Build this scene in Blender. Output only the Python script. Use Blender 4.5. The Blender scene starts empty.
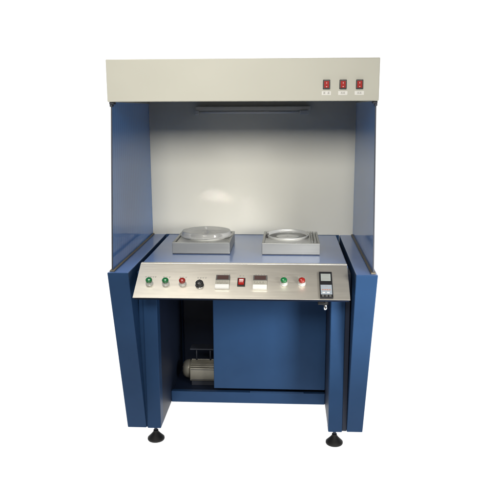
import bpy, bmesh, math, random
from mathutils import Matrix, Vector, noise
random.seed(4)
sc = bpy.context.scene
COL = sc.collection

# ------------------------------------------------------------------ materials
def mat(name, col, rough=.4, metal=0., coat=0., coat_rough=.05, bump=0., bump_scale=300., var=0., var_scale=3.,
        stretch=None, spec=.5, rough_var=0., dent=0.):
    m = bpy.data.materials.new(name); m.use_nodes = True
    nt = m.node_tree; p = nt.nodes['Principled BSDF']
    p.inputs['Base Color'].default_value = (*col, 1)
    p.inputs['Roughness'].default_value = rough
    p.inputs['Metallic'].default_value = metal
    p.inputs['Coat Weight'].default_value = coat
    p.inputs['Coat Roughness'].default_value = coat_rough
    p.inputs['Specular IOR Level'].default_value = spec
    tc = nt.nodes.new('ShaderNodeTexCoord')
    mp = nt.nodes.new('ShaderNodeMapping'); nt.links.new(tc.outputs['Object'], mp.inputs['Vector'])
    if stretch: mp.inputs['Scale'].default_value = stretch
    def nz(scale, detail=4):
        n = nt.nodes.new('ShaderNodeTexNoise'); n.inputs['Scale'].default_value = scale
        n.inputs['Detail'].default_value = detail
        nt.links.new(mp.outputs['Vector'], n.inputs['Vector']); return n
    if var:
        n = nz(var_scale)
        mr = nt.nodes.new('ShaderNodeMapRange')
        mr.inputs['From Min'].default_value = .3; mr.inputs['From Max'].default_value = .7
        mr.inputs['To Min'].default_value = 1 - var; mr.inputs['To Max'].default_value = 1 + var
        nt.links.new(n.outputs['Fac'], mr.inputs['Value'])
        mx = nt.nodes.new('ShaderNodeVectorMath'); mx.operation = 'SCALE'
        mx.inputs[0].default_value = col
        nt.links.new(mr.outputs['Result'], mx.inputs['Scale'])
        nt.links.new(mx.outputs['Vector'], p.inputs['Base Color'])
    if rough_var:
        n = nz(var_scale * 4)
        mr = nt.nodes.new('ShaderNodeMapRange')
        mr.inputs['From Min'].default_value = .3; mr.inputs['From Max'].default_value = .7
        mr.inputs['To Min'].default_value = max(0, rough - rough_var); mr.inputs['To Max'].default_value = rough + rough_var
        nt.links.new(n.outputs['Fac'], mr.inputs['Value']); nt.links.new(mr.outputs['Result'], p.inputs['Roughness'])
    if bump:
        n = nz(bump_scale, 2)
        b = nt.nodes.new('ShaderNodeBump'); b.inputs['Strength'].default_value = bump; b.inputs['Distance'].default_value = .001
        nt.links.new(n.outputs['Fac'], b.inputs['Height'])
        if dent:            # slow unevenness of thin sheet metal
            n2 = nz(2.6, 1); b2 = nt.nodes.new('ShaderNodeBump'); b2.inputs['Strength'].default_value = 1
            b2.inputs['Distance'].default_value = dent
            nt.links.new(n2.outputs['Fac'], b2.inputs['Height']); nt.links.new(b2.outputs['Normal'], b.inputs['Normal']); nt.links.new(b.outputs['Normal'], p.inputs['Normal'])
        if coat: nt.links.new(b.outputs['Normal'], p.inputs['Coat Normal'])
    return m

M = {}
M['cream'] = mat('cream_powder_coat', (.49, .48, .405), .5, dent=.012, bump=.12, bump_scale=420, var=.02, var_scale=2.2)
M['wall'] = mat('cream_wall_enamel', (.77, .75, .655), .30, dent=.02, bump=.10, bump_scale=260, var=.02, var_scale=2)
M['blue'] = mat('blue_hammer_enamel', (.021, .059, .142), .45, spec=.15, dent=.012, bump=.32, bump_scale=210, var=.08, var_scale=5)
M['bluelit'] = mat('blue_gloss_enamel_lit_tone', (.080, .175, .43), .30, coat=.38, coat_rough=.08, bump=.04, bump_scale=260, var=.05, var_scale=4)  # same blue enamel lightened, light on upward faces put into the colour
M['blueshade'] = mat('blue_enamel_shade_tone', (.007, .014, .036), .5, bump=.12, bump_scale=300, var=.12, var_scale=5)  # blue enamel darkened, shade of the inside put into the colour
M['steel'] = mat('brushed_stainless_panel', (.80, .755, .66), .36, metal=.86, bump=.10, bump_scale=60, var=.03, var_scale=6, stretch=(.25, 14, 14), rough_var=.05)
M['box'] = mat('brushed_stainless_box', (.36, .365, .355), .42, metal=.9, bump=.08, bump_scale=60, var=.06, var_scale=6, stretch=(.3, 12, 12))
M['polish'] = mat('polished_stainless', (.74, .74, .72), .14, metal=1)
M['chrome'] = mat('chrome', (.86, .86, .85), .12, metal=1)
M['black'] = mat('black_plastic', (.012, .012, .013), .35)
M['rubber'] = mat('black_rubber', (.010, .009, .008), .6, bump=.3, bump_scale=200)
M['dark'] = mat('dark_bracket_metal', (.035, .04, .055), .5, metal=.2)
M['seal'] = mat('tan_rubber_seal', (.17, .145, .10), .6, bump=.1)
M['green'] = mat('green_lens', (.010, .16, .045), .22, coat=.5)
M['red'] = mat('red_lens', (.30, .018, .012), .22, coat=.5)
M['redrock'] = mat('red_rocker_plastic', (.36, .014, .010), .5, spec=.15)
M['white'] = mat('white_plastic', (.80, .80, .77), .4)
M['beige'] = mat('grey_beige_plastic', (.36, .345, .29), .45)
M['grey'] = mat('dark_grey_frame', (.10, .10, .095), .4)
M['window'] = mat('dark_red_display_window', (.085, .050, .045), .15, coat=.6)
M['lcd'] = mat('grey_lcd', (.30, .33, .31), .2, coat=.5)
M['keypad'] = mat('pale_blue_keypad', (.27, .305, .34), .45)
M['orange'] = mat('orange_print', (.42, .17, .09), .5)
M['ink'] = mat('grey_print', (.27, .26, .235), .6)
M['sticker'] = mat('pale_sticker', (.72, .71, .66), .5)
M['alu'] = mat('cast_aluminium', (.27, .255, .21), .40, metal=.55, bump=.1, bump_scale=120, var=.12, var_scale=12)
M['tube'] = mat('unlit_tube_glass', (.92, .88, .78), .2, coat=.5)
M['fixture'] = mat('pale_lamp_fixture', (.90, .84, .70), .30)
M['lip'] = mat('pale_satin_steel', (.66, .66, .63), .42, metal=.3)

def pane_mat():
    m = bpy.data.materials.new('blue_tinted_glazing'); m.use_nodes = True
    nt = m.node_tree; p = nt.nodes['Principled BSDF']; out = nt.nodes['Material Output']
    p.inputs['Base Color'].default_value = (.070, .255, .66, 1); p.inputs['Roughness'].default_value = .10
    p.inputs['IOR'].default_value = 1.52
    p.inputs['Coat Weight'].default_value = .04; p.inputs['Coat Roughness'].default_value = .04; p.inputs['Specular IOR Level'].default_value = .33
    # fine screen weave inside the sheet
    tc = nt.nodes.new('ShaderNodeTexCoord')
    wv = nt.nodes.new('ShaderNodeTexWave'); wv.bands_direction = 'Y'; wv.inputs['Scale'].default_value = 8
    wv.inputs['Distortion'].default_value = .7; wv.inputs['Detail'].default_value = 1; wv.inputs['Detail Scale'].default_value = .6
    nt.links.new(tc.outputs['Object'], wv.inputs['Vector'])
    mr = nt.nodes.new('ShaderNodeMapRange'); mr.inputs['To Min'].default_value = .93; mr.inputs['To Max'].default_value = 1.07
    nt.links.new(wv.outputs['Fac'], mr.inputs['Value'])
    sc_ = nt.nodes.new('ShaderNodeVectorMath'); sc_.operation = 'SCALE'; sc_.inputs[0].default_value = (.070, .255, .66)
    nt.links.new(mr.outputs['Result'], sc_.inputs['Scale']); nt.links.new(sc_.outputs['Vector'], p.inputs['Base Color'])
    t = nt.nodes.new('ShaderNodeBsdfTransparent'); t.inputs['Color'].default_value = (.50, .545, .60, 1)
    mx = nt.nodes.new('ShaderNodeMixShader'); mx.inputs['Fac'].default_value = .24
    nt.links.new(p.outputs[0], mx.inputs[1]); nt.links.new(t.outputs[0], mx.inputs[2])
    nt.links.new(mx.outputs[0], out.inputs['Surface'])
    return m
M['pane'] = pane_mat()

def film_mat():
    m = bpy.data.materials.new('clear_plastic_cover'); m.use_nodes = True
    nt = m.node_tree; p = nt.nodes['Principled BSDF']; out = nt.nodes['Material Output']
    p.inputs['Base Color'].default_value = (.93, .93, .91, 1); p.inputs['Roughness'].default_value = .10
    p.inputs['Specular IOR Level'].default_value = 1
    t = nt.nodes.new('ShaderNodeBsdfTransparent'); t.inputs['Color'].default_value = (.97, .97, .965, 1)
    fr = nt.nodes.new('ShaderNodeFresnel'); fr.inputs['IOR'].default_value = 1.48
    mr = nt.nodes.new('ShaderNodeMapRange'); mr.inputs['To Min'].default_value = .20; mr.inputs['To Max'].default_value = .75
    nt.links.new(fr.outputs[0], mr.inputs['Value'])
    mx = nt.nodes.new('ShaderNodeMixShader'); nt.links.new(mr.outputs[0], mx.inputs['Fac'])
    nt.links.new(t.outputs[0], mx.inputs[1]); nt.links.new(p.outputs[0], mx.inputs[2]); nt.links.new(mx.outputs[0], out.inputs['Surface'])
    return m
M['film'] = film_mat()

def paper_mat():
    m = bpy.data.materials.new('white_translucent_sweep'); m.use_nodes = True
    nt = m.node_tree; out = nt.nodes['Material Output']
    for n in list(nt.nodes):
        if n != out: nt.nodes.remove(n)
    d = nt.nodes.new('ShaderNodeBsdfDiffuse'); d.inputs['Color'].default_value = (.93, .93, .93, 1)
    t = nt.nodes.new('ShaderNodeBsdfTranslucent'); t.inputs['Color'].default_value = (.95, .95, .95, 1)
    n = nt.nodes.new('ShaderNodeTexNoise'); n.inputs['Scale'].default_value = 400
    b = nt.nodes.new('ShaderNodeBump'); b.inputs['Strength'].default_value = .05; b.inputs['Distance'].default_value = .001
    nt.links.new(n.outputs['Fac'], b.inputs['Height']); nt.links.new(b.outputs['Normal'], d.inputs['Normal'])
    mx = nt.nodes.new('ShaderNodeMixShader'); mx.inputs['Fac'].default_value = .85
    nt.links.new(d.outputs[0], mx.inputs[1]); nt.links.new(t.outputs[0], mx.inputs[2]); nt.links.new(mx.outputs[0], out.inputs['Surface'])
    return m
M['paper'] = paper_mat()

# ------------------------------------------------------------------ mesh helpers
class B:
    def __init__(s): s.bm = bmesh.new(); s.mats = []
    def mi(s, m):
        if m not in s.mats: s.mats.append(m)
        return s.mats.index(m)
    def add(s, t, m, T=None):
        if T is not None: t.transform(T)
        bmesh.ops.recalc_face_normals(t, faces=t.faces)
        i = s.mi(m); vm = {}
        for v in t.verts: vm[v] = s.bm.verts.new(v.co)
        for f in t.faces:
            try: nf = s.bm.faces.new([vm[v] for v in f.verts])
            except ValueError: continue
            nf.material_index = i; nf.smooth = f.smooth
        t.free(); return s
    def box(s, x0, x1, y0, y1, z0, z1, m, bev=.0, T=None, seg=2):
        t = bmesh.new(); bmesh.ops.create_cube(t, size=1)
        for v in t.verts:
            v.co = Vector(((x0 + x1) / 2 + v.co.x * (x1 - x0), (y0 + y1) / 2 + v.co.y * (y1 - y0), (z0 + z1) / 2 + v.co.z * (z1 - z0)))
        if bev: bmesh.ops.bevel(t, geom=list(t.edges), offset=bev, segments=seg, affect='EDGES', profile=.5)
        return s.add(t, m, T)
    def hexa(s, lo, hi, m, bev=0., seg=2):
        """lo, hi: four points each, the same winding"""
        t = bmesh.new(); a = [t.verts.new(p) for p in lo]; b = [t.verts.new(p) for p in hi]
        n = len(lo)
        t.faces.new(a); t.faces.new(b)
        for i in range(n): t.faces.new((a[i], a[(i + 1) % n], b[(i + 1) % n], b[i]))
        bmesh.ops.recalc_face_normals(t, faces=t.faces)
        if bev: bmesh.ops.bevel(t, geom=list(t.edges), offset=bev, segments=seg, affect='EDGES', profile=.5)
        return s.add(t, m)
    def prism_x(s, yz, x0, x1, m, bev=0.):
        return s.hexa([(x0, y, z) for y, z in yz], [(x1, y, z) for y, z in yz], m, bev)
    def lathe(s, prof, m, T=None, seg=40, cap0=True, cap1=True):
        t = bmesh.new(); rings = []
        for r, z in prof:
            rings.append([t.verts.new((r * math.cos(2 * math.pi * k / seg), r * math.sin(2 * math.pi * k / seg), z)) for k in range(seg)])
        for a, b in zip(rings, rings[1:]):
            for k in range(seg):
                f = t.faces.new((a[k], a[(k + 1) % seg], b[(k + 1) % seg], b[k])); f.smooth = True
        if cap0: t.faces.new(list(reversed(rings[0])))
        if cap1: t.faces.new(rings[-1])
        return s.add(t, m, T)
    def tube(s, pts, r, m, seg=12):
        t = bmesh.new(); pts = [Vector(p) for p in pts]; rings = []
        for i, p in enumerate(pts):
            d = (pts[min(i + 1, len(pts) - 1)] - pts[max(i - 1, 0)]).normalized()
            a = d.orthogonal().normalized() if i == 0 else (a - d * a.dot(d)).normalized()
            b = d.cross(a)
            rings.append([t.verts.new(p + (a * math.cos(2 * math.pi * k / seg) + b * math.sin(2 * math.pi * k / seg)) * r) for k in range(seg)])
        for q, w in zip(rings, rings[1:]):
            for k in range(seg):
                f = t.faces.new((q[k], q[(k + 1) % seg], w[(k + 1) % seg], w[k])); f.smooth = True
        t.faces.new(list(reversed(rings[0]))); t.faces.new(rings[-1])
        return s.add(t, m)

ROOT_LOC = Vector((0, .45, 0))
def obj(name, b, parent=None, label=None, loc=None):
    me = bpy.data.meshes.new(name)
    off = Vector(loc) if loc is not None else (ROOT_LOC if parent is not None else Vector())
    bmesh.ops.translate(b.bm, verts=b.bm.verts, vec=-off)
    b.bm.to_mesh(me); b.bm.free()
    for m in b.mats: me.materials.append(m)
    o = bpy.data.objects.new(name, me); COL.objects.link(o)
    if parent is not None: o.parent = parent
    else: o.location = off
    if label: o['label'] = label
    return o

# ------------------------------------------------------------------ the workstation
W = bpy.data.objects.new('workstation', None); COL.objects.link(W); W.location = ROOT_LOC
W['label'] = 'blue and cream steel laboratory workstation with hood, glazed sides and sloping steel control panel'
W['category'] = 'workstation'

# hood : an open-bottomed sheet metal box
b = B(); c = M['cream']
b.box(-.608, .608, .0733, .088, 1.690, 1.875, c, .003)
b.box(-.606, -.592, .0885, .960, 1.6895, 1.859, c, .001)
b.box(.592, .606, .0885, .960, 1.6895, 1.859, c, .001)
b.box(-.606, .606, .0885, .972, 1.8595, 1.873, c, .001)
b.box(-.5915, .5915, .0885, .110, 1.692, 1.698, c, .001)          # folded return of the front sheet
hood = obj('hood', b, W)
b = B(); b.box(-.5915, .5915, .1105, .944, 1.8535, 1.8590, M['dark']); obj('added_dark_sheet', b, hood)  # added unseen dark sheet, cuts bounce so the upper wall stays dim
for x0 in (.3605, .4330, .5055):
    k = B()
    k.box(x0, x0 + .0315, .0655, .0738, 1.741, 1.7815, M['black'], .002)
    fr = obj('rocker_switch', k, W, {.3605: 'leftmost red rocker switch of the three on the hood', .4330: 'middle red rocker switch of the three on the hood', .5055: 'rightmost red rocker switch of the three on the hood'}[x0])
    k = B()
    xa, xb = x0 + .0048, x0 + .0267
    k.hexa([(xa, .0660, 1.7465), (xb, .0660, 1.7465), (xb, .0660, 1.776), (xa, .0660, 1.776)],
           [(xa, .0600, 1.7465), (xb, .0600, 1.7465), (xb, .0635, 1.776), (xa, .0635, 1.776)], M['redrock'], .001)
    k.box(x0 + .0135, x0 + .0180, .0592, .0603, 1.750, 1.7525, M['white'])
    k.box(x0 + .0150, x0 + .0166, .0618, .0628, 1.764, 1.7705, M['white'])
    r = obj('rocker', k, fr); r.location = (0, 0, 0)
    for v in r.data.vertices: v.co = v.co
    # small printed sticker below, its print too worn to read
    k = B(); cx = x0 + .0158
    k.box(cx - .0205, cx + .0205, .0724, .0736, 1.7155, 1.733, M['sticker'], .0004)
    rnd = random.Random(int(x0 * 1e4))
    groups = [(-.0135, -.0045), (.0050, .0140)] if x0 < .4 else [(-.0095, -.0005), (.0008, .0098)]
    for g0, g1 in groups:
        w = g1 - g0
        k.box(cx + g0, cx + g1, .0719, .07245, 1.7277, 1.7287, M['ink'])
        k.box(cx + g0 + w * .08, cx + g1 - w * .1, .0719, .07245, 1.7238, 1.7248, M['ink'])
        k.box(cx + g0 + w * .45, cx + g0 + w * .58, .0719, .07245, 1.7195, 1.7277, M['ink'])
        k.box(cx + g0 + w * .05, cx + g0 + w * .17, .0719, .07245, 1.7195, 1.7238, M['ink'])
        k.box(cx + g0 + w * .8, cx + g0 + w * .92, .0719, .07245, 1.7195, 1.7238, M['ink'])
    obj('switch_sticker', k, hood)

# corner brackets between hood and glazing
for s in (-1, 1):
    k = B(); k.box(min(s * .586, s * .606), max(s * .586, s * .606), .095, .14, 1.679, 1.6895, M['dark'], .002)
    k.box(min(s * .594, s * .606), max(s * .594, s * .606), .100, .130, 1.668, 1.6795, M['dark'], .002)
    obj('bracket', k, W)

# back wall
k = B(); k.box(-.6015, .6015, .945, .957, .9225, 1.8585, M['wall'], .001)
k.box(-.5185, .5185, .9452, .9568, .800, .9223, M['blue'])
obj('back_wall', k, W)

# unlit tube lamp on the back wall under the hood
k = B(); k.box(-.32, .335, .90, .944, 1.650, 1.672, M['fixture'], .003)
lamp = obj('tube_lamp', k, W)
k = B(); k.tube([(-.30, .905, 1.640), (.285, .905, 1.640)], .0085, M['tube']); obj('lamp_tube', k, lamp)
for x0, w_ in ((-.322, .022), (.275, .050)):
    k = B(); k.box(x0, x0 + w_, .890, .922, 1.626, 1.6495, M['sticker'], .003); obj('lamp_socket', k, lamp)

# side wings, glazing, seal
for s in (-1, 1):
    def X(v): return s * v
    wb = .494 if s < 0 else .512
    k = B()
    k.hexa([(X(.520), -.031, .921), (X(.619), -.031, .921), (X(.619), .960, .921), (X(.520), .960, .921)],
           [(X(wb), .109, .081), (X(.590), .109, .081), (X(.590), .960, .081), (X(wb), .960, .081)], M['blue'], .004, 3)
    k.bm.normal_update(); ti = k.mi(M['bluelit'])
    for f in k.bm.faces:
        if f.normal.z > .9: f.material_index = ti  # upward faces take the lightened copy of the paint
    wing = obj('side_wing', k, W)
    k = B()
    pts = [(-.004, .9285), (.944, .9285), (.944, 1.705), (.1150, 1.705)]
    k.prism_x(pts, X(.5975), X(.6025), M['pane'])
    pane = obj('side_pane', k, W)
    k = B()
    a, c_ = Vector((0, -.010, .924)), Vector((0, .1115, 1.689))
    k.hexa([(X(.5970), -.0090, .9285), (X(.6030), -.0090, .9285), (X(.6030), -.0045, .9285), (X(.5970), -.0045, .9285)],
           [(X(.5970), .1122, 1.689), (X(.6030), .1122, 1.689), (X(.6030), .1168, 1.689), (X(.5970), .1168, 1.689)], M['dark'], .0008)
    obj('edge_trim', k, pane)
    k = B()
    x0, x1 = sorted((X(.5885), X(.6115)))
    k.box(x0, x1, -.014, .944, .9212, .9283, M['seal'], .002)
    obj('pane_seal', k, W)

# table top
k = B(); k.box(-.4985, .4985, .1405, .944, .893, .921, M['bluelit'], .003)
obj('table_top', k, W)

# legs, side plates, rails, shelf, door, back panel
for s in (-1, 1):
    for y0 in (.109, .860):
        x0, x1 = sorted((s * .420, s * .489))
        k = B(); k.box(x0, x1, y0, y0 + .07, .0785, .8925, M['blue'], .004)
        obj('leg', k, W)
        cx, cy = s * .4545, y0 + .038
        f = B(); T = Matrix.Translation((cx, cy, 0))
        f.lathe([(.0415, 0), (.0435, .004), (.0430, .011), (.0340, .020), (.0235, .031), (.0155, .041), (.0125, .046), (.0125, .052)], M['rubber'], T, 32)
        f.lathe([(.0085, .0522), (.0085, .0784)], M['dark'], T, 16)
        obj('levelling_foot', f, W)
    k = B(); x0, x1 = sorted((s * .4215, s * .434)); k.box(x0, x1, .1795, .8595, .0765, .8925, M['blueshade'], .001)
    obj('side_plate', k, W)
    k = B(); x0, x1 = sorted((s * .4895, s * .5115)); k.box(x0, x1, .118, .930, .0815, .8900, M['blue'] if s < 0 else M['blueshade'], .001)  # closes the gap; right strip has the gap's shade in its colour
    obj('filler_strip', k, W)
k = B(); k.box(-.4210, .4210, .430, .458, .0755, .140, M['blue'], .003)
rail = obj('lower_rail', k, W)
k = B(); k.box(.012, .305, .4295, .4335, .1408, .1460, M['blue'], .001); obj('door_track', k, W)
k = B(); k.box(-.4210, .4210, .4585, .930, .110, .124, M['blueshade'], .001); obj('shelf', k, W)
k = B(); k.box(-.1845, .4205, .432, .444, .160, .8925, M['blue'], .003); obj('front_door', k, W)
k = B(); k.box(-.510, .510, .9305, .9435, .085, .8925, M['blueshade'], .001); obj('back_panel', k, W)

# sloping control console
Vd = Vector((0, .8647, .5022)); Nd = Vector((0, -.5022, .8647)); P0 = Vector((0, -.083, .819))
def PT(x, v, h=0):      # panel frame: local x, local y up the slope, local z out of the sheet
    o = P0 + Vector((x, 0, 0)) + Vd * v + Nd * h
    return Matrix(((1, 0, 0, o.x), (0, Vd.y, Nd.y, o.y), (0, Vd.z, Nd.z, o.z), (0, 0, 0, 1)))
k = B()
k.prism_x([(-.078, .8085), (.103, .8085), (.140, .8085), (.140, .9200), (.1175, .9225)], -.487, .487, M['blueshade'], .001)
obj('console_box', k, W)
k = B()
k.box(-.4925, .4925, 0, .2285, -.0025, 0, M['steel'], .0008, PT(0, 0))
k.box(-.4925, .4925, .1175, .1400, .9212, .9345, M['steel'], .0015)
panel = obj('control_panel', k, W)

def printed(x, v, w, n=3):
    k = B(); rnd = random.Random(int((x + 2) * 977)); T = PT(x, v)
    step = w / n
    for i in range(n):
        a = -w / 2 + i * step; h = .0085
        k.box(a, a + step * .8, h * .4, h * .4 + .0011, 0, .0004, M['ink'], 0, T)
        k.box(a + step * .1, a + step * .66, -h * .25, -h * .25 + .0010, 0, .0004, M['ink'], 0, T)
        q = a + step * rnd.uniform(.2, .55)
        k.box(q, q + .0012, -h * .5, h * .5, 0, .00045, M['ink'], 0, T)
    obj('printed_label', k, panel)

def push_button(x, v, cap, label):
    T = PT(x, v)
    k = B(); k.lathe([(.0180, .0), (.0180, .003), (.0165, .0045), (.0152, .0050), (.0152, .0140), (.0145, .0155), (.0115, .0158)], M['lip'], T, 36)
    o = obj('push_button', k, W, label)
    k = B(); k.lathe([(.0118, .0160), (.0150, .0164), (.0153, .0240), (.0146, .0275), (.0124, .0302), (.0085, .0319), (.002, .0328)], cap, T, 36)
    obj('button_cap', k, o)
push_button(-.4285, .0900, M['green'], 'leftmost green push button')
push_button(-.3520, .0895, M['green'], 'second green push button from the left end')
push_button(-.2735, .0895, M['red'], 'red push button left of the black knob')
push_button(.1945, .0990, M['green'], 'green push button right of the second counter')
push_button(.2770, .0995, M['red'], 'red push button beside the temperature controller')
for x, w, n, v in ((-.428, .056, 5, .134), (-.352, .040, 3, .133), (-.274, .040, 3, .133), (-.186, .048, 4, .131), (-.070, .034, 3, .1525), (.000, .030, 2, .1475),
                (.084, .050, 4, .1535), (.1945, .036, 2, .1410), (.277, .036, 3, .1415)):
    printed(x, v, w, n)

# black selector knob
T = PT(-.1935, .082)
k = B(); k.lathe([(.0205, 0), (.0205, .003), (.0188, .004)], M['chrome'], T, 36)
kn = obj('selector_knob', k, W)
k = B(); k.lathe([(.0165, .0041), (.0178, .0050), (.0178, .0190), (.0160, .0215), (.010, .022)], M['black'], T, 36)
k.box(-.0035, .0035, -.0150, .0150, .0205, .0245, M['black'], .0012, T)
k.box(-.0008, .0008, -.0150, -.006, .0246, .0250, M['white'], 0, T)
obj('knob_grip', k, kn)

# two counters in protruding frames
for x, lab in ((-.0885, 'left digital counter'), (.0850, 'right digital counter')):
    T = PT(x, .0995)
    k = B()
    k.box(-.0325, .0325, .010, .0440, 0, .0105, M['grey'], .0015, T)
    k.box(-.0325, .0325, -.0190, .0098, 0, .0100, M['beige'], .0012, T)
    k.box(-.0325, .0325, -.0430, -.0192, 0, .0125, M['white'], .002, T)  # white stands in for the bright reflection on the lower lip
    o = obj('counter', k, W, lab)
    k = B(); k.box(-.0265, .0265, .0135, .0390, .0106, .0114, M['window'], .0003, T); obj('display', k, o)
    k = B()
    for i in range(4):
        k.box(-.024 + i * .0130, -.0150 + i * .0130, -.0120, .0030, .0101, .0128, M['beige'], .001, T)
    obj('thumbwheel', k, o)

# red rocker in the middle
T = PT(-.0020, .1030)
k = B(); k.box(-.0180, .0180, -.0260, .0260, 0, .006, M['black'], .0015, T)
o = obj('rocker_switch', k, W, 'red rocker switch between the two counters on the steel panel')
k = B(); k.box(-.0130, .0130, -.0205, .0040, .0061, .0100, M['redrock'], .001, T)
k.box(-.0130, .0130, .0042, .0205, .0061, .0075, M['redrock'], .001, T)
k.box(-.0095, .0095, .0050, .0140, .0076, .0082, M['white'], .0002, T)
k.box(-.0090, .0090, -.0060, -.0030, .0101, .0105, M['white'], .0002, T)
obj('rocker', k, o)

# temperature controller
T = PT(.3870, .0870)
k = B(); k.box(-.0295, .0295, -.0830, .0835, 0, .0110, M['black'], .002, T)
o = obj('temperature_controller', k, W)
k = B(); k.box(-.0225, .0225, .0215, .0680, .0111, .0122, M['lcd'], .0004, T)
for v, n in ((.0500, 4), (.0290, 4)):
    for i in range(n):
        xx = -.0165 + i * .0088
        k.box(xx, xx + .0062, v + .0095, v + .0107, .0123, .0126, M['ink'], 0, T)
        k.box(xx, xx + .0012, v, v + .0107, .0123, .0126, M['ink'], 0, T)
        k.box(xx + .005, xx + .0062, v, v + .0107, .0123, .0126, M['ink'], 0, T)
        k.box(xx, xx + .0062, v, v + .0012, .0123, .0126, M['ink'], 0, T)
obj('display', k, o)
k = B(); k.box(-.0255, .0255, -.0650, -.0040, .0111, .0124, M['keypad'], .0006, T)
for i in range(4): k.box(-.0190 + i * .0105, -.0125 + i * .0105, -.0395, -.0335, .0125, .0129, M['orange'], 0, T)
k.box(-.005, .006, -.0150, -.0115, .0125, .0129, M['ink'], 0, T)
for i in range(2): k.box(-.018 + i * .02, -.006 + i * .02, -.0570, -.0510, .0125, .0131, M['sticker'], .0004, T)
obj('keypad', k, o)
k = B()
for i in range(3): k.box(-.0215 + i * .0160, -.0105 + i * .0160, -.0790, -.0680, .0111, .0130, M['grey'], .0008, T)
obj('key', k, o)

# fitting under the console
k = B(); k.box(.350, .376, -.045, .0, .783, .8080, M['black'], .003)
k.lathe([(.0155, -.030), (.0155, 0)], M['black'], Matrix.Translation((.384, -.020, .8083)), 24)
o = obj('valve', k, W)
k = B(); k.lathe([(.0060, -.055), (.0088, -.050), (.0088, -.032), (.0070, -.0302)], M['chrome'], Matrix.Translation((.386, -.020, .8083)), 24)
obj('valve_tip', k, o)

# two spinner boxes on the table
def spinner(x0, x1, y0, y1, label):
    k = B(); z0, zt = .9245, .9825; s = M['box']
    k.box(x0 + .001, x1 - .001, y0 + .001, y1 - .001, .9212, .9243, M['dark'])
    # four walls with a folded rim and the sunk top plate
    k.box(x0, x1, y0, y0 + .012, z0, zt, s, .0015)
    k.box(x0, x1, y1 - .012, y1, z0, zt, s, .0015)
    k.box(x0, x0 + .012, y0 + .0125, y1 - .0125, z0, zt - .0003, s, .0015)
    k.box(x1 - .012, x1, y0 + .0125, y1 - .0125, z0, zt - .0003, s, .0015)
    k.box(x0 + .0125, x1 - .0125, y0 + .0125, y1 - .0125, z0 + .03, zt - .010, M['lip'])
    return obj('spinner_box', k, W, label)
ba = spinner(-.3855, -.0870, .384, .728, 'left steel spinner box topped by the clear cover')
bb = spinner(.0800, .3765, .380, .724, 'right steel spinner box with an open ring')
def ring(cx, cy, r, h, parent, z=.9730):
    T = Matrix.Translation((cx, cy, z))
    k = B(); T0 = T; T = T @ Matrix.Rotation(math.radians(3.2), 4, 'X')
    k.lathe([(r - .0035, 0), (r - .0035, h - .003), (r - .0015, h), (r + .0015, h), (r + .003, h - .002), (r + .003, h - .006), (r + .001, h - .008), (r + .001, 0)], M['lip'], T, 72)
    obj('splash_ring', k, parent)
    T = T0
    k = B(); k.lathe([(.062, .0004), (.062, .0035), (.060, .0045), (.012, .0046), (.011, .0040), (.004, .0040)], M['lip'], T, 48)
    k.lathe([(.0035, .0041), (.0035, .0043)], M['black'], T, 12)
    obj('chuck', k, parent)
ring(.2120, .612, .112, .018, bb)
k = B()
k.box(.335, .341, .43, .70, .9728, .9890, M['box'], .001); k.box(.349, .355, .43, .70, .9728, .9875, M['box'], .001)
obj('guide_rail', k, bb)
k = B(); k.box(.0945, .1090, .575, .615, .9728, .9930, M['black'], .003); obj('latch', k, bb)
k = B(); k.box(.318, .326, .590, .612, .9728, .9880, M['black'], .002); obj('latch', k, bb)
ring(-.2300, .590, .112, .013, ba)

# clear cover lying on the left box
t = bmesh.new(); seg = 72
prof = [(.1405, 0), (.1410, .0030), (.1380, .0055), (.1345, .0060), (.1335, .0100), (.1325, .0200), (.1310, .0250), (.1285, .0275), (.1240, .0285), (.1160, .0270), (.090, .0262), (.055, .0262), (.02, .0265), (.004, .0265)]
rings = []
for r, z in prof:
    R_ = []
    for i in range(seg):
        a = 2 * math.pi * i / seg
        w = noise.noise(Vector((math.cos(a) * 1.9, math.sin(a) * 1.9, z * 8)))
        sc_ = math.cos(a * 12)
        low = max(0, 1 - z / .03)
        rr = r * (1 + .008 * w) + .0012 * sc_ * low
        zz = z + .0034 * w * (z > .002) + (.0018 * (1 + sc_)) * (1 if z < .003 else 0)
        R_.append(t.verts.new((rr * math.cos(a), rr * math.sin(a), max(0, zz))))
    rings.append(R_)
for a_, b_ in zip(rings, rings[1:]):
    for i in range(seg):
        f = t.faces.new((a_[i], a_[(i + 1) % seg], b_[(i + 1) % seg], b_[i])); f.smooth = True
f = t.faces.new(rings[-1]); f.smooth = True
k = B(); k.add(t, M['film'], Matrix.Translation((-.2310, .590, .9835)))
cov = obj('clear_cover', k, None, loc=(-.2310, .590, .9835))
cov['label'] = 'clear crumpled plastic dish cover lying on the left steel box'; cov['category'] = 'cover'
so = cov.modifiers.new('thickness', 'SOLIDIFY'); so.thickness = .0012
k = B(); k.lathe([(.0045, .0), (.0045, .006), (.0080, .009), (.0085, .015), (.0060, .019), (.002, .020)], M['film'], Matrix.Translation((-.2310, .590, 1.0105)), 24)
kb = obj('cover_knob', k, None, loc=(-.2310, .590, .9835)); kb.location = (0, 0, 0); kb.parent = cov

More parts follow.
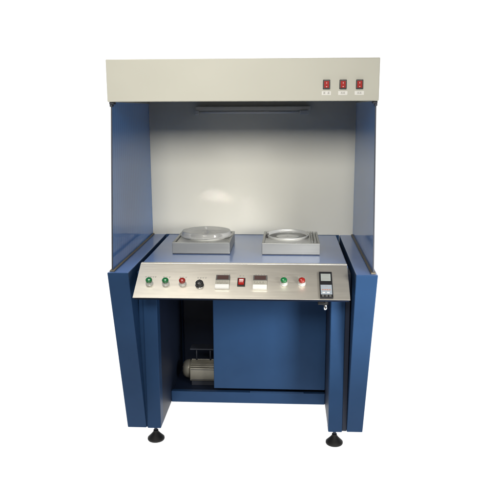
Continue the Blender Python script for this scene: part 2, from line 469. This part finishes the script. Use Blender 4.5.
# motor on the shelf behind the opening
T = Matrix.Translation((0, .600, .2050)) @ Matrix.Rotation(math.radians(90), 4, 'Y')
k = B(); k.lathe([(.046, -.338), (.0485, -.336), (.0485, -.08), (.046, -.078)], M['alu'], T, 48)
for i in range(22):
    a = 2 * math.pi * i / 22
    k.box(-.0018, .0018, .0475, .0545, -.330, -.085, M['alu'], .0006, T @ Matrix.Rotation(a, 4, 'Z'))
mot = obj('motor', k, W)
k = B(); k.lathe([(.012, -.3790), (.030, -.3775), (.044, -.3700), (.0515, -.3570), (.0535, -.3410), (.0535, -.3385), (.020, -.3382)], M['alu'], T, 48)
for i in range(10):
    a = 2 * math.pi * i / 10
    k.box(-.003, .003, .015, .034, -.3785, -.3745, M['black'], 0, T @ Matrix.Rotation(a, 4, 'Z'))
obj('end_cap', k, mot)
k = B(); k.box(-.3315, -.090, .534, .5515, .1580, .2330, M['alu'], .003)
k.box(-.3255, -.096, .5325, .5338, .1640, .1665, M['dark']); k.box(-.3255, -.096, .5325, .5338, .2240, .2265, M['dark'])
obj('terminal_box', k, mot)
k = B()
k.box(-.325, -.105, .55, .65, .1243, .1560, M['dark'], .002)
obj('mount', k, mot)
k = B(); k.box(-.335, -.19, .58, .66, .325, .331, M['dark'], .001)
for x0 in (-.300, -.222): k.tube([(x0, .60, .255), (x0, .60, .3248)], .0040, M['dark'])
obj('bracket', k, mot)

# ------------------------------------------------------------------ setting: an added white sweep, back-lit to keep the ground shadowless
def sheet(name, pts, x0, x1):
    bm = bmesh.new()
    rows = [[bm.verts.new((x, y, z)) for x in (x0, x1)] for y, z in pts]
    for a, b_ in zip(rows, rows[1:]):
        f = bm.faces.new((a[0], a[1], b_[1], b_[0])); f.smooth = True
    me = bpy.data.meshes.new(name); bm.to_mesh(me); bm.free(); me.materials.append(M['paper'])
    o = bpy.data.objects.new(name, me); COL.objects.link(o); o['kind'] = 'structure'
    return o
sheet('floor', [(-.47, 0), (2.2, 0)], -5, 5)
R_ = 1.0
sheet('backdrop', [(2.2 + R_ * math.sin(a), R_ - R_ * math.cos(a)) for a in [math.radians(90) * i / 16 for i in range(17)]] + [(3.2, 4.2)], -5, 5)

def area(name, loc, target, sx, sy, power, col=(1, 1, 1)):
    l = bpy.data.lights.new(name, 'AREA'); l.shape = 'RECTANGLE'; l.size = sx; l.size_y = sy; l.energy = power; l.color = col
    o = bpy.data.objects.new(name, l); COL.objects.link(o); o.location = loc
    o.rotation_euler = (Vector(target) - Vector(loc)).to_track_quat('-Z', 'Y').to_euler()
    return o
PAPER = 1.38
area('added_floor_backlight', (0, 1.0, -.8), (0, 1.0001, 5), 12, 6, PAPER * math.pi * 72)  # added lamp under the sheet, makes the ground glow white
area('added_backdrop_backlight', (0, 4.0, 2.0), (0, 0, 2.0), 12, 6.5, PAPER * math.pi * 78)  # added lamp behind the sheet, makes the backdrop glow white
key = area('key_softbox', (-.12, -3.6, 2.76), (0, .9, 1.55), 2.0, .9, 17.2, (1, .975, .92))
key.data.spread = math.radians(60)
side = area('side_softbox', (1.40, -1.45, 1.25), (.54, .05, .80), .6, .6, 3.5, (1, .98, .95))
side.data.spread = math.radians(38)
top = area('top_softbox', (-.50, -.42, 3.1), (-.38, 0, .88), 1.1, .7, 2.6, (1, .97, .92))
top.data.spread = math.radians(45)

# two added narrow lamps standing in for reflected glow on the back wall
for loc, to, sx, sy, e, sp in (((-.212, -3.1, 1.55), (-.212, .945, 1.150), .15, .030, .0042, 1.4), ((-.020, -3.1, 1.55), (-.020, .945, 1.085), .04, .15, .0040, 2.2)):
    g = area('added_glow_lamp', loc, to, sx, sy, e, (1, .98, .93)); g.data.spread = math.radians(sp)

w = bpy.data.worlds.new('World'); sc.world = w; w.use_nodes = True
bg = w.node_tree.nodes['Background']; bg.inputs['Color'].default_value = (1, .98, .95, 1); bg.inputs['Strength'].default_value = .12

# ------------------------------------------------------------------ camera
cd = bpy.data.cameras.new('camera'); cam = bpy.data.objects.new('camera', cd); COL.objects.link(cam)
cd.sensor_width = 36; cd.sensor_fit = 'HORIZONTAL'; cd.lens = 36 * 667.27 / 500; cd.clip_end = 100; cd.clip_start = .05
yaw, pit, rol = -.0549, .2071, -.0035
F = Vector((math.sin(yaw) * math.cos(pit), math.cos(yaw) * math.cos(pit), -math.sin(pit)))
Rv = Vector((math.cos(yaw), -math.sin(yaw), 0)); U = Rv.cross(F)
m3 = Matrix((Rv, U, -F)).transposed()
cam.matrix_world = Matrix.Translation((.2028, -2.9763, 1.6529)) @ (m3 @ Matrix.Rotation(rol, 3, 'Z')).to_4x4()
sc.camera = cam
sc.view_settings.view_transform = 'Standard'; sc.view_settings.look = 'None'; sc.view_settings.gamma = 1; sc.view_settings.exposure = 0
